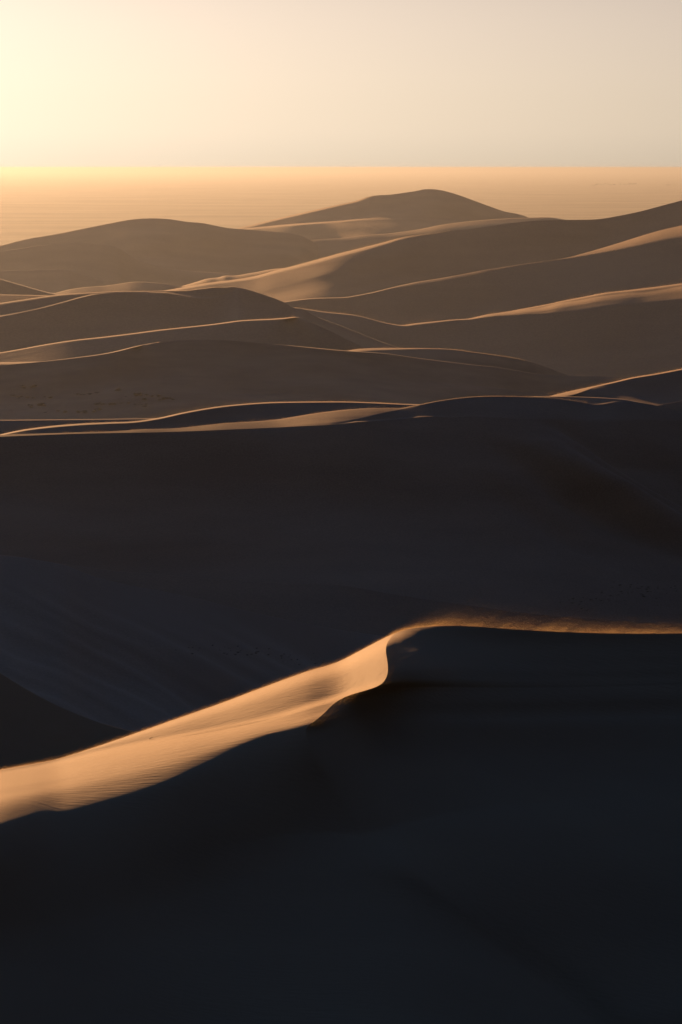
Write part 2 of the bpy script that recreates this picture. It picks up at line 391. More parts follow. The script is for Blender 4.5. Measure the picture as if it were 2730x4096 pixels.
P10c = Cv(('e', [(300, 260), (500, 236), (660, 233), (820, 235), (950, 240), (1100, 248), (1180, 256), (1260, 272), (1330, 285), (1390, 298), (1500, 330)]))
dune('thin dark swell before the right edge dune', P10c, 470, 14, [(Off(P10c, 60), 16, 12), (Off(P10c, 120), 12, 10)], M_mid, rim=1.2, seed=19, namp=0.5)
P9c = Cv(('e', [(1300, 320), (1385, 298), (1450, 285), (1520, 272), (1568, 263), (1800, 220)]))
dune('small dark mound at the right edge, in front of the lit crest', P9c, 420, 25, [(Off(P9c, 100), 24, 20)], M_mid, seed=20, namp=0.5)
P10 = Cv(('3', [(-300, 790), (-100, 755), (0, 733), (100, 712), (200, 698), (350, 684), (500, 677), (620, 672), (720, 658), (850, 630), (1000, 605), (1150, 590), (1300, 583)]),
         ('f', [(350, 272), (500, 270), (800, 269), (1000, 275), (1200, 284), (1330, 289), (1450, 300), (1568, 320)]))
dune('low bluish dune with a fine glowing crest, centre left', P10, [(0, 392), (1000, 400), (1700, 404)],
     [(0, 14.5), (350, 15.5), (700, 19), (1500, 20)],
     [(Off(P10, [(0, 12), (400, 25), (900, 50), (1365, 30)]), [(0, 14), (400, 15), (800, 16)], [(0, 14.5), (800, 14)]), (Off(P10, [(0, 25), (900, 90), (1600, 60)]), 13, 13), (Off(P10, 180), 13, 13)],
     M_mid, rim=[(0, 5), (300, 7), (800, 5), (1400, 4)], seed=21, namp=0.8)

P11 = Cv(('3', [(-300, 760), (0, 735), (200, 728), (400, 722), (560, 716), (640, 710), (800, 705)]), ('f', [(0, 418), (150, 409), (250, 402), (350, 392), (460, 374), (600, 352), (720, 336), (850, 323), (1000, 315), (1100, 314), (1200, 313), (1260, 303),
               (1340, 287), (1450, 265), (1568, 248)]),
         ('e', [(100, 238), (200, 232), (300, 231), (450, 234), (600, 239), (700, 246), (800, 260), (900, 277), (950, 285), (1000, 284), (1060, 274), (1120, 265), (1200, 268),
                (1280, 277), (1400, 300), (1480, 320), (1568, 343), (1900, 430)]), sig=5)
P11m = Cv(('3', [(-300, 763), (0, 737), (200, 730), (400, 726), (560, 723), (700, 720)]), ('f', [(0, 458), (150, 452), (350, 443), (550, 433), (720, 425), (820, 415), (900, 400), (1000, 372), (1100, 345), (1200, 322), (1260, 307), (1340, 291), (1450, 268), (1568, 251)]),
          ('e', [(100, 241), (300, 234), (450, 237), (600, 242), (700, 249), (800, 263), (900, 281), (950, 290), (1010, 289), (1080, 284), (1120, 267), (1200, 269), (1280, 279), (1568, 347), (1900, 434)]), sig=6)
P11b = Cv(('3', [(-300, 765), (0, 739), (100, 735), (300, 727), (600, 720), (720, 718)]),
          ('f', [(150, 449), (350, 440), (550, 430), (750, 422), (900, 412), (1050, 401), (1150, 395), (1250, 385), (1330, 376), (1420, 373), (1568, 379)]),
          ('e', [(50, 374), (120, 372), (200, 374), (300, 380), (400, 388), (480, 393), (580, 392), (700, 388), (850, 380), (1000, 376), (1200, 382), (1568, 420), (1900, 480)]), sig=9)
P11t = lambda px: smooth_cols(np.where(px < 1310, P11b(px) + 2.5, P11m(px)), px, 9)
def face_streaks(X, Y, V):
    w = np.clip((X - 1900) / 400, 0, 1) * np.clip((Y - 1680) / 120, 0, 1) * np.clip((2300 - Y) / 300, 0, 1)
    q = (Y - 1640) - 0.55 * (X - 2000)
    return w * 2.6 * vnoise(X / 900.0 + 2, q / 90.0, 77)
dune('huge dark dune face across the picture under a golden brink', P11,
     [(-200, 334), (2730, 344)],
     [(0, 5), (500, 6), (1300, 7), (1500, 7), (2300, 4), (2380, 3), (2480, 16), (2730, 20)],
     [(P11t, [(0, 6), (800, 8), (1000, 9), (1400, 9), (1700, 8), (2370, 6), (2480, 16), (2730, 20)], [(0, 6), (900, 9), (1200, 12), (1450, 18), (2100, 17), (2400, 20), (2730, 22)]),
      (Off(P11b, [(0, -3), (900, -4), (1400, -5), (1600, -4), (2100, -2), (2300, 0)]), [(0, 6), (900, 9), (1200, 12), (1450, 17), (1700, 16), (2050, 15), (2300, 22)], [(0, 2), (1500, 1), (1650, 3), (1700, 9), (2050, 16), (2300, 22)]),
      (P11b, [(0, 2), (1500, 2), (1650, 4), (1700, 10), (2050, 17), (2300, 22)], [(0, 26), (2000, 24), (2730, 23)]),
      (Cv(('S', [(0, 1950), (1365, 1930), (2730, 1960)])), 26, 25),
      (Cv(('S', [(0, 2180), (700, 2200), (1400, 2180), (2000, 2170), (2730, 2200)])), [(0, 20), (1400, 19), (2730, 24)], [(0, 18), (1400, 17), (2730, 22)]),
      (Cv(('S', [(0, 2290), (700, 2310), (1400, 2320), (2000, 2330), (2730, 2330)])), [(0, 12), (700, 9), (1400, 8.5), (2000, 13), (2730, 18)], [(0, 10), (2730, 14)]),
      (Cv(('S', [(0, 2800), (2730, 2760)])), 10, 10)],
     M_shade_deep, seed=22, namp=3.5, nscale=(900, 90), nrot=0.25, rows=70, bumps=face_streaks)
P13 = Cv(('5', [(350, 645), (560, 672), (700, 682), (850, 697), (1000, 709), (1150, 718), (1250, 723), (1400, 727), (1568, 735)]), ('6', [(200, 770), (600, 830)]))
dune('low dark swell in the shaded hollow behind the bright ridge', P13, [(0, 265), (1600, 265)], 19,
     [(Off(P13, 120), 17, 15), (Off(P13, 420), 14, 14)], M_shade_deep, seed=23, namp=1.5, nrot=0.3)
P12 = Cv(('5', [(-300, 575), (0, 596), (100, 607), (200, 624), (300, 644), (400, 683), (500, 714), (600, 737), (750, 764), (900, 795), (1100, 845), (1300, 890)]))
def diag(X, Y, V):
    q = (Y - 2280) - 0.56 * X
    w = np.clip((Y - P12(COLS)[None, :]) / 260, 0, 1)
    return w * (0.7 * vnoise(X / 1300.0 + 7, q / 110.0 + 0.4, 71) + 0.15 * vnoise(X / 500.0 + 2, (q + 40 * vnoise(X / 300.0, q / 200.0, 73)) / 38.0, 72))
dune('dark smooth slope falling from the left edge behind the bright ridge', P12, [(0, 222), (1500, 232)], [(0, 16), (1300, 17)],
     [(Off(P12, 150), [(0, 14), (1300, 17)], [(0, 14), (1300, 17)]), (Off(P12, 500), 15, 15), (Off(P12, 800), 15, 14)], M_shade_lift, seed=24, namp=1.0, nrot=0.5, nscale=(800, 70), rows=60, bumps=diag)
P14 = Cv(('7', [(-300, 190), (-100, 280), (0, 334), (50, 365), (150, 425), (300, 500), (450, 560), (620, 605), (800, 640), (1000, 690)]))
dune('darkest small slope at the lower left, just behind the bright ridge', P14, 165, 26,
     [(Off(P14, 200), 27, 26), (Off(P14, 500), 24, 22)], M_near, rim=3, rim_s=10, seed=25, namp=0.8)

# ------------------------------------------------------------------ the near dune: lit windward flank, S-shaped brink, shaded slip face
F0 = Cv(('7', [(-600, 900), (-300, 840), (0, 780), (130, 757), (280, 727), (350, 705), (500, 655), (630, 610), (800, 550), (1000, 480), (1200, 405), (1400, 332), (1568, 278)]),
        ('8', [(100, 226), (200, 174), (250, 151), (300, 135), (350, 126), (420, 119.5), (520, 117), (650, 123), (800, 134), (1000, 145), (1200, 151.5), (1400, 153.5), (1568, 152), (2200, 150), (3200, 160)]), sig=7)
EDGE = [(0.0, 1590, 2529), (0.05, 1572, 2540), (0.12, 1557, 2560), (0.22, 1546.5, 2585), (0.32, 1545, 2607), (0.45, 1549, 2635), (0.58, 1553, 2668), (0.70, 1551, 2698),
        (0.80, 1537, 2726), (0.90, 1509, 2746), (1.0, 1465, 2761), (1.2, 1417, 2775), (1.5, 1365, 2796), (1.75, 1330, 2820), (2.0, 1297, 2853), (2.35, 1262, 2883), (2.7, 1236, 2902),
        (3.0, 1225, 2925), (3.3, 1235, 2965), (3.65, 1275, 3025), (4.0, 1335, 3085), (5.0, 1654, 3334), (6.0, 2438, 3952), (7.0, 3000, 4400)]
ev = np.array([e[0] for e in EDGE]); ex = np.array([e[1] for e in EDGE], float); ey = np.array([e[2] for e in EDGE], float)
vs = np.concatenate([np.linspace(0, 1, 70), np.linspace(1, 2, 40)[1:], np.linspace(2, 3, 36)[1:], np.linspace(3, 4, 36)[1:], np.linspace(4, 5, 34)[1:], np.linspace(5, 6, 40)[1:], np.linspace(6, 7, 20)[1:]])
def smooth_v(a, n):
    k = np.hanning(2 * n + 3)[1:-1]; k /= k.sum()
    return np.convolve(np.pad(a, n, mode='reflect', reflect_type='odd'), k, mode='valid')
EX = smooth_v(pchip(ev, ex, vs), 3); EY = smooth_v(pchip(ev, ey, vs), 3)
LEFT, RIGHT = -2800.0, 5600.0
u_in = np.concatenate([np.linspace(0, 0.62, 70), np.linspace(0.62, 0.98, 330)[1:], 1 - np.geomspace(0.02, 0.0002, 24)[1:], [1.0]])
# slopes above / below each of the lines 0..7 on the lit side, each over photo x
RA = [F0,
      Cv(('S', [(-1500, 3400), (-300, 3150), (0, 3087), (200, 3050)]), ('7', [(300, 728), (420, 700), (600, 665), (800, 630), (950, 604), (1100, 578), (1250, 545), (1400, 500), (1568, 447)]), ('S', [(1465, 2761), (1800, 2690), (2300, 2640), (4400, 2640)]), sig=25),
      Cv(('S', [(-1500, 3420), (-300, 3175), (0, 3118), (244, 3065), (435, 3020), (700, 2965)]), ('7', [(1000, 600), (1200, 573), (1300, 560), (1400, 548)]), ('S', [(1297, 2853), (1700, 2770), (2300, 2720), (4400, 2720)]), sig=30),
      Cv(('S', [(-1500, 3560), (-300, 3365), (0, 3300), (261, 3235), (522, 3165), (783, 3085), (958, 3000), (1100, 2945), (1225, 2918), (1700, 2840), (2300, 2800), (4400, 2800)]), sig=80),
      Cv(('S', [(-1500, 3700), (0, 3480), (600, 3330), (1000, 3190), (1335, 3085), (1800, 2990), (2400, 2950), (4400, 2950)]), sig=80),
      Cv(('S', [(-1500, 3950), (0, 3780), (800, 3600), (1300, 3430), (1654, 3334), (2300, 3200), (4400, 3150)]), sig=80),
      Cv(('S', [(-1500, 4300), (0, 4180), (1200, 4080), (2000, 4000), (2438, 3952), (3000, 3850), (4400, 3750)]), sig=80),
      Cv(('S', [(-1500, 4700), (0, 4600), (1500, 4500), (3000, 4400), (4400, 4350)]), sig=80)]
IPX = np.arange(-3000.0, 5720.0, 6.0); IPH = np.arange(0.0, 2300.0, 1.6)
def descend(crest_py, D0, lines, tab, noise):
    """depth over the picture of a sheet of sand that starts at a crest and comes down towards us"""
    L_ = [lines[0]]
    for l in lines[1:]: L_.append(np.maximum(l, L_[-1] + (20 if len(L_) > 1 else 5)))
    L_ = np.array(L_); tv = np.array([t for t, _ in tab]); T_ = np.array([val(q, IPX, 110) for _, q in tab])
    out = np.empty((len(IPH), len(IPX))); D = D0.copy(); out[0] = D; cols = np.arange(len(IPX))
    for k in range(1, len(IPH)):
        py = L_[0] + IPH[k] - 0.8
        v = np.zeros(len(IPX))
        for i in range(len(L_) - 1):
            v = np.where((py >= L_[i]) & (py < L_[i + 1]), i + (py - L_[i]) / (L_[i + 1] - L_[i]), v)
        v = np.where(py >= L_[-1], len(L_) - 1.0, v)
        a = np.clip(np.searchsorted(tv, v, side='right') - 1, 0, len(tv) - 2)
        t = np.clip((v - tv[a]) / (tv[a + 1] - tv[a]), 0, 1); t = t * t * (3 - 2 * t)
        sl = T_[a, cols] * (1 - t) + T_[a + 1, cols] * t + noise(IPX, py, v)
        ts = np.tan(np.radians(sl))
        D = D * np.maximum(tan_dep(py - 0.8) + ts, 0.02) / np.maximum(tan_dep(py + 0.8) + ts, 0.02)
        out[k] = D
    kk = np.exp(-0.5 * (np.arange(-18, 19) * 6 / 32.0) ** 2); kk /= kk.sum()
    for k in range(len(out)): out[k] = np.convolve(np.pad(out[k], 18, mode='reflect', reflect_type='odd'), kk, mode='valid')
    return out
def sample(G, crest_py, px, py):
    x = np.clip((px - IPX[0]) / 6.0, 0, len(IPX) - 1.001); y = np.clip((py - np.interp(px, IPX, crest_py)) / 1.6, 0, len(IPH) - 1.001)
    i = y.astype(int); j = x.astype(int); fy = y - i; fx = x - j
    return (G[i, j] * (1 - fx) + G[i, j + 1] * fx) * (1 - fy) + (G[i + 1, j] * (1 - fx) + G[i + 1, j + 1] * fx) * fy
crestD = smooth_cols(np.interp(IPX, [-1700, 0, 800, 1590, 2730, 4400], [90, 100, 105.5, 111, 114, 117]), IPX, 200)
RAL = [np.array(r(IPX)) for r in RA]
railPX = np.array([LEFT + u_in * (pchip(ev, ex, np.array([float(i)]))[0] - LEFT) for i in range(8)])
railPY = np.array([np.interp(railPX[i], IPX, RAL[i]) for i in range(8)])
for i in range(1, 8):
    railPY[i] = np.maximum(railPY[i], railPY[i - 1] + 1.0)
PYA = np.stack([pchip(np.arange(8.0), railPY[:, j], vs) for j in range(len(u_in))], 1)
PXA = LEFT + u_in[None, :] * (EX[:, None] - LEFT)
PYA[0] = np.interp(PXA[0], IPX, RAL[0])
w = np.clip((u_in - 0.80) / 0.20, 0, 1) ** 3
PYA += (EY - PYA[:, -1])[:, None] * w[None, :]
for k in range(1, len(vs)):
    PYA[k] = np.maximum(PYA[k], PYA[k - 1] + 0.02)
PYA = np.maximum(PYA, np.interp(PXA, IPX, RAL[0]))
# steepness of the sand towards us, by line number (0 crest .. 7 below the picture), each over photo x
TA = [(0.0, -5), (0.08, -5), (0.5, [(0, -3), (400, 1), (1000, 5), (1300, 6), (1550, 8)]), (0.8, [(0, -4), (400, 4), (1000, 8), (1300, 8), (1550, 9)]), (1.0, [(0, -5), (400, -5), (1300, -4)]),
      (1.25, [(0, -6), (400, -6), (1000, -3), (1300, 5)]), (1.7, [(0, -6), (900, -3), (1300, 5)]), (2.0, [(0, -6), (260, -4), (700, -3), (1200, 1)]), (2.35, [(0, -6), (260, -3), (700, 0), (1200, 5)]), (2.8, [(0, 1), (260, 4), (700, 7), (1200, 13)]), (3.4, [(0, 9), (260, 12), (500, 14), (1250, 21)]), (4.0, [(0, 18), (800, 20), (1250, 24)]),
      (4.4, [(0, 19), (900, 21), (1300, 25)]), (5.0, [(0, 17), (1100, 21), (1600, 24)]), (6.0, [(0, 16), (1700, 20), (2400, 21)]), (7.0, [(0, 15), (1700, 18), (2400, 18)])]
GA = descend(RAL[0], crestD, RAL, TA, lambda px, py, v: (0.7 * vnoise(px / 700.0 + 3, (py + 0.18 * px) / 22.0, 31) + 0.8 * vnoise(px / 1100.0, (py + 0.1 * px) / 90.0 + 5, 32)) * np.clip((v - 0.3) * 2, 0, 1))
DA = sample(GA, RAL[0], PXA, PYA)
def smooth_row(a, px, sig):
    q = np.arange(px[0], px[-1] + 6, 6.0); b = np.interp(q, px, a); n = min(int(3 * sig / 6) + 1, len(q) - 2)
    k = np.exp(-0.5 * (np.arange(-n, n + 1) * 6 / sig) ** 2); k /= k.sum()
    return np.interp(px, q, np.convolve(np.pad(b, n, mode='reflect', reflect_type='odd'), k, mode='valid'))
for k in range(len(vs)):
    sg = np.interp(vs[k], [2.9, 4.0, 5.0, 7.0], [0, 120, 300, 420])
    if sg > 8: DA[k] = smooth_row(DA[k], PXA[k], sg)
# slip face: right of the brink
w_in = np.concatenate([[0.0], np.geomspace(0.0002, 0.02, 24), np.linspace(0.02, 0.4, 230)[1:], np.linspace(0.4, 1, 60)[1:]])
PXB = EX[:, None] + w_in[None, :] * (RIGHT - EX[:, None])
rightPY = pchip(np.arange(8.0), np.array([2536, 2660, 2770, 2860, 3020, 3330, 3950, 4420.0]), vs)
PYB = EY[:, None] + w_in[None, :] * (rightPY - EY)[:, None]
crest_r = np.interp(PXB[0], IPX, RAL[0]); lin = EY[0] + w_in * (rightPY[0] - EY[0])
fade = np.clip(1 - vs / 3.0, 0, 1)[:, None] ** 1.5
PYB += fade * (crest_r - lin)[None, :]
for k in range(1, len(vs)):
    PYB[k] = np.maximum(PYB[k], PYB[k - 1] + 0.02)
TB = [(0.0, 6), (0.02, 32), (1.0, 34), (2.4, 33), (3.0, 30), (4.0, 29), (5.0, 28), (6.0, 25), (7.0, 18)]
cb = np.where(IPX < 1590, EY[0] + 0.02 * (1590 - IPX), RAL[0])
GB = descend(cb, crestD, [cb] + [smooth_cols(np.interp(IPX, [1590, 4300], [EY[0] + o, r]), IPX, 60) for o, r in ((200, 2660), (290, 2770), (390, 2860), (560, 3020), (900, 3330), (1450, 3950), (1900, 4420))], TB,
             lambda px, py, v: 1.6 * vnoise(px / 700.0 + 1, (py - 0.6 * px) / 110.0, 41) * np.clip(v, 0, 1))
DB = sample(GB, cb, PXB, PYB)
gap = smooth_v(np.log(DA[:, -1]) - np.log(DB[:, 0]), 3)
Lw = smooth_v(np.interp(vs, [0, 0.5, 1, 3, 4, 6], [70, 170, 400, 560, 700, 1000]), 12)
edist = np.full(PXB.shape, 1e9)
for k in range(len(vs)):
    edist = np.minimum(edist, (PXB - EX[k]) ** 2 + (1.6 * (PYB - EY[k])) ** 2)
edist = np.sqrt(edist); edist[:, 0] = 0
share = smooth_v(np.interp(vs, [2.8, 4.0, 5.0, 7.0], [0, 0.18, 0.32, 0.4]), 20)      # the lower ridge is a soft fold, not a step
adist = np.full(PXA.shape, 1e9)
for k in range(0, len(vs), 2):
    adist = np.minimum(adist, (PXA - EX[k]) ** 2 + (1.6 * (PYA - EY[k])) ** 2)
adist[:, -1] = 0
DA *= np.exp(-(gap * share)[:, None] * np.exp(-np.sqrt(adist) / 1500.0))
gap = gap * (1 - share)
DB *= np.exp(gap[:, None] * np.exp(-edist / Lw[:, None]))
DBs = DB.copy()
for q in range(1, DB.shape[1]):
    DBs[:, q] = smooth_v(smooth_v(DB[:, q], 34), 20)
fB = np.clip(edist / 90.0, 0, 1); DB = DB * (1 - fB) + DBs * fB
PX = np.concatenate([PXA, PXB[:, 1:]], 1); PY = np.concatenate([PYA, PYB[:, 1:]], 1); DD = np.concatenate([DA, DB[:, 1:]], 1)
for k in range(len(vs)):                      # a softer shoulder along the lower ridge
    sg = np.interp(vs[k], [3.0, 3.6, 5.0, 6.0], [0, 12, 30, 45])
    if sg > 3:
        DD[k] = smooth_cols(DD[k], PX[k], sg)
V = place(PX, PY, DD)
fold = np.concatenate([np.sqrt(adist), edist[:, 1:]], 1)     # the long low ridge that runs down from the end of the brink
rise = np.clip((vs - 3.2) / 1.3, 0, 1) ** 2
V[..., 2] -= 1.5 * rise[:, None] * np.exp(-np.sqrt(fold ** 2 + 40.0 ** 2) / 340.0)
top = V[0]
backs = []
z = top[:, 2].copy(); y = top[:, 1].copy(); depc = tan_dep(PY[0])
for i, st in enumerate([.002, .003, .005, .01, .02, .04, .08, .15, .25, .35]):
    sl = depc + (math.tan(rad(26)) - depc) * min(1, (i + 1) / 6.0) + 0.004
    z = z - sl * st * 100; y = y + st * 100
    backs.append(np.stack([top[:, 0] * (y / top[:, 1]), y, z], -1))
bot = V[-1]; feet = []
for f in (0.05, 0.2, 0.5):
    feet.append(np.stack([bot[:, 0], bot[:, 1] * (1 - f), bot[:, 2] - 0.3 * bot[:, 1] * f], -1))
V = np.concatenate([np.array(backs[::-1]), V, np.array(feet)], 0)
near = grid_object('sand_dune', V, M_near)
tag(near, 'nearest dune, sunlit flank cut by an S-shaped brink above dark sand', 'sand dune', GROUP, 'structure')
DUNES.append(near)

# ------------------------------------------------------------------ the plain
def plain():
    m, nt = nodes_of('plain_ground'); N = nt.nodes.new; L = nt.links.new
    out = N('ShaderNodeOutputMaterial'); b = N('ShaderNodeBsdfPrincipled'); b.inputs['Roughness'].default_value = 0.9
    b.inputs['Specular IOR Level'].default_value = 0.1
    tc = N('ShaderNodeTexCoord')
    mp = N('ShaderNodeMapping'); mp.inputs['Scale'].default_value = (1 / 800, 1 / 420, 1)
    L(tc.outputs['Object'], mp.inputs['Vector'])
    n = N('ShaderNodeTexNoise'); n.inputs['Scale'].default_value = 1; n.inputs['Detail'].default_value = 6; n.inputs['Roughness'].default_value = 0.65
    L(mp.outputs[0], n.inputs['Vector'])
    cr = N('ShaderNodeValToRGB'); e = cr.color_ramp.elements
    e[0].position = 0.36; e[0].color = (0.32, 0.27, 0.19, 1)
    e[1].position = 0.68; e[1].color = (0.50, 0.42, 0.305, 1)
    L(n.outputs['Fac'], cr.inputs['Fac']); L(cr.outputs[0], b.inputs['Base Color']); L(b.outputs[0], out.inputs['Surface'])
    ys = np.concatenate([[-3000], np.linspace(0, 9000, 30), np.geomspace(9500, 120000, 40)])
    xs = np.concatenate([-np.geomspace(120000, 3000, 20), np.linspace(-2500, 2500, 20), np.geomspace(3000, 120000, 20)])
    V = np.zeros((len(ys), len(xs), 3)); V[..., 0] = xs[None, :]; V[..., 1] = ys[::-1][:, None]
    o = grid_object('ground', V, m)
    tag(o, 'flat pale scrub plain stretching to the hazy horizon', 'plain', None, 'structure')
plain()

# ------------------------------------------------------------------ plants, twig, far trees
bpy.context.view_layer.update()
EYE = Vector((0, 0, H))
def sight(px, py, objs=None):
    """the sand seen at a place of the photograph"""
    v = place(np.array([px]), np.array([py]), np.array([100.0]))[0]
    d = (Vector(v) - EYE).normalized(); best = None
    for o in (objs or DUNES):
        ok, loc, nor, _ = o.ray_cast(EYE, d)
        if ok and (best is None or (loc - EYE).length < best[0]): best = ((loc - EYE).length, loc.copy(), nor.copy())
    return best
def simple(name, col, rough=0.9):
    m, nt = nodes_of(name); out = nt.nodes.new('ShaderNodeOutputMaterial'); b = nt.nodes.new('ShaderNodeBsdfPrincipled')
    n = nt.nodes.new('ShaderNodeTexNoise'); n.inputs['Scale'].default_value = 4.0
    tc = nt.nodes.new('ShaderNodeTexCoord'); nt.links.new(tc.outputs['Object'], n.inputs['Vector'])
    cr = nt.nodes.new('ShaderNodeValToRGB')
    cr.color_ramp.elements[0].color = (*[0.6 * c for c in col], 1); cr.color_ramp.elements[1].color = (*[1.3 * c for c in col], 1)
    nt.links.new(n.outputs['Fac'], cr.inputs[0]); nt.links.new(cr.outputs[0], b.inputs['Base Color'])
    b.inputs['Roughness'].default_value = rough; b.inputs['Specular IOR Level'].default_value = 0.1
    nt.links.new(b.outputs[0], out.inputs['Surface']); return m
M_leaf = simple('dry_leaves', (0.36, 0.25, 0.15)); M_wood = simple('dry_wood', (0.09, 0.06, 0.04)); M_tree = simple('tree_leaves', (0.045, 0.05, 0.025))
def mesh_from(name, v, f, mat):
    me = bpy.data.meshes.new(name); me.from_pydata([tuple(p) for p in v], [], f); me.materials.append(mat); return me
def tube(v, f, a, b, ra, rb, n=5):
    a = Vector(a); b = Vector(b); d = (b - a).normalized(); u = d.orthogonal().normalized(); w = d.cross(u); k = len(v)
    for c, r in ((a, ra), (b, rb)):
        for i in range(n):
            t = 2 * math.pi * i / n; v.append(c + (u * math.cos(t) + w * math.sin(t)) * r)
    for i in range(n): f.append((k + i, k + (i + 1) % n, k + n + (i + 1) % n, k + n + i))
    f.append(tuple(range(k + n - 1, k - 1, -1))); f.append(tuple(range(k + n, k + 2 * n)))
def shrub_meshes(seed):
    r = random.Random(seed); sv, sf, lv, lf = [], [], [], []
    for _ in range(16):                                   # stems fan out of one root, leaves along them
        az = r.uniform(0, 2 * math.pi); lean = r.uniform(0.2, 1.25); L = r.uniform(0.6, 1.0)
        d = Vector((math.cos(az) * math.sin(lean), math.sin(az) * math.sin(lean), math.cos(lean) * 0.8))
        tip = d * L + Vector((0, 0, -0.1 * L * math.sin(lean)))
        tube(sv, sf, (0, 0, -0.12), tip, 0.022, 0.006, 4)
        for _ in range(26):
            p = tip * r.uniform(0.3, 1.05) + Vector((r.gauss(0, .07), r.gauss(0, .07), r.gauss(0, .06)))
            a = Vector((r.gauss(0, 1), r.gauss(0, 1), r.gauss(0, 1))).normalized(); b = a.orthogonal().normalized()
            s = r.uniform(0.05, 0.10); k = len(lv)
            lv += [p - a * s, p + b * s * 0.4, p + a * s, p - b * s * 0.4]; lf.append((k, k + 1, k + 2, k + 3))
    return mesh_from('stems', sv, sf, M_wood), mesh_from('foliage', lv, lf, M_leaf)
SHRUBS = [shrub_meshes(i) for i in range(4)]
PALE = []
M_straw = simple('straw_leaves', (0.27, 0.18, 0.10))
for st, fo in SHRUBS:
    fo2 = fo.copy(); fo2.name = 'foliage'; fo2.materials[0] = M_straw; PALE.append((st, fo2))
def shrub(loc, size, label, group, kinds=None):
    st, fo = random.choice(kinds or SHRUBS)
    o = bpy.data.objects.new('shrub', None); COL.objects.link(o); o.location = loc; o.empty_display_size = 0.2
    o.scale = (size * random.uniform(1.0, 1.9), size * random.uniform(1.0, 1.6), size * random.uniform(0.5, 0.8)); o.rotation_euler = (0, 0, random.uniform(-0.5, 0.5))
    tag(o, label, 'shrub', group)
    for n, me in (('stems', st), ('foliage', fo)):
        c = bpy.data.objects.new(n, me); COL.objects.link(c); c.parent = o
def shrub_line(pts, n, sx, sy, size, label, group):
    xs = [p[0] for p in pts]
    for _ in range(n):
        px = random.uniform(xs[0], xs[-1]); py = np.interp(px, xs, [p[1] for p in pts]) + random.gauss(0, sy)
        h = sight(px + random.gauss(0, sx), py)
        if h: shrub(h[1], size * random.uniform(0.5, 1.3), label, group)
shrub_line([(2240, 2420), (2400, 2385), (2560, 2352), (2690, 2345)], 60, 40, 13, 0.19, 'one of the dark low shrubs on the shaded slope above the blowing crest', 'shrubs on the shaded slope above the blowing crest')
shrub_line([(2300, 2430), (2480, 2400), (2720, 2370)], 26, 30, 20, 0.17, 'one of the dark low shrubs on the shaded slope above the blowing crest', 'shrubs on the shaded slope above the blowing crest')
shrub_line([(790, 2600), (960, 2606), (1150, 2622), (1300, 2652)], 44, 40, 11, 0.14, 'one of the dark low shrubs in the hollow behind the sunlit flank', 'shrubs in the hollow behind the sunlit flank')
for qx, qy, nn in ((109, 1549, 7), (166, 1620, 9), (430, 1615, 9), (574, 1583, 11), (649, 1597, 10), (551, 1618, 9), (258, 1648, 7), (373, 1642, 8), (103, 1590, 9), (63, 1684, 8), (330, 1575, 5), (470, 1560, 5)):
    for _ in range(nn):
        hb = sight(qx + random.gauss(0, 34), qy + random.gauss(0, 4.0))
        if hb and 900 < hb[1].y: shrub(hb[1], 1.0 * random.uniform(0.6, 1.5), 'one of the low scrub bushes at the foot of the wide dark dune', 'scrub at the foot of the wide dark dune', PALE)
h = sight(601, 2956)
tv, tf = [], []
tube(tv, tf, (-0.035, 0, -0.02), (0, 0, 0.02), 0.006, 0.008); tube(tv, tf, (0, 0, 0.02), (0.10, 0.02, 0.06), 0.009, 0.003); tube(tv, tf, (0.01, 0, 0.02), (0.05, -0.03, 0.10), 0.004, 0.002)
tw = bpy.data.objects.new('twig', mesh_from('twig', tv, tf, M_wood)); COL.objects.link(tw); tw.location = h[1]
tag(tw, 'tiny dark dry twig lying on the sunlit sand flank', 'twig')
def tree_mesh(seed):
    r = random.Random(seed); v, f, tv_, tf_ = [], [], [], []
    tube(tv_, tf_, (0, 0, 0), (0, 0, 5), 0.4, 0.25)
    cl = [(r.gauss(0, 2.6), r.gauss(0, 2.6), r.uniform(3.0, 8.5), r.uniform(1.2, 2.4)) for _ in range(14)]
    for cx, cy, cz, cr in cl:
        for _ in range(28):
            p = Vector((cx, cy, cz)) + Vector((r.gauss(0, 1), r.gauss(0, 1), r.gauss(0, .8))) * cr * 0.6
            a = Vector((r.gauss(0, 1), r.gauss(0, 1), r.gauss(0, 1))).normalized(); b = a.orthogonal().normalized(); s = r.uniform(0.3, 0.7); k = len(v)
            v += [p - a * s, p + b * s * 0.6, p + a * s, p - b * s * 0.6]; f.append((k, k + 1, k + 2, k + 3))
    return mesh_from('trunk', tv_, tf_, M_wood), mesh_from('crown', v, f, M_tree)
TREES = [tree_mesh(i) for i in range(3)]
def far_tree(px, py, label, group):
    D = H / float(tan_dep(np.array(py))); p = place(np.array([px]), np.array([py]), np.array([D]))[0]
    o = bpy.data.objects.new('tree', None); COL.objects.link(o)
    o.location = (p[0], p[1], 0); s = random.uniform(0.9, 1.6); o.scale = (s * 2, s * 2, s * 1.2); o.rotation_euler = (0, 0, random.uniform(0, 6))
    tag(o, label, 'tree', group)
    for n, me in zip(('trunk', 'crown'), random.choice(TREES)):
        c = bpy.data.objects.new(n, me); COL.objects.link(c); c.parent = o
for x in np.linspace(2374, 2450, 11): far_tree(x + random.gauss(0, 3), 742 + random.gauss(0, 2.2), 'one of the faint dark trees in the left row on the hazy plain', 'left row of trees on the hazy plain')
for x in np.linspace(2486, 2540, 8): far_tree(x + random.gauss(0, 3), 741 + random.gauss(0, 2), 'one of the faint dark trees in the right row on the hazy plain', 'right row of trees on the hazy plain')
far_tree(2673, 744, 'single faint tree standing alone on the hazy plain near the right edge', None)

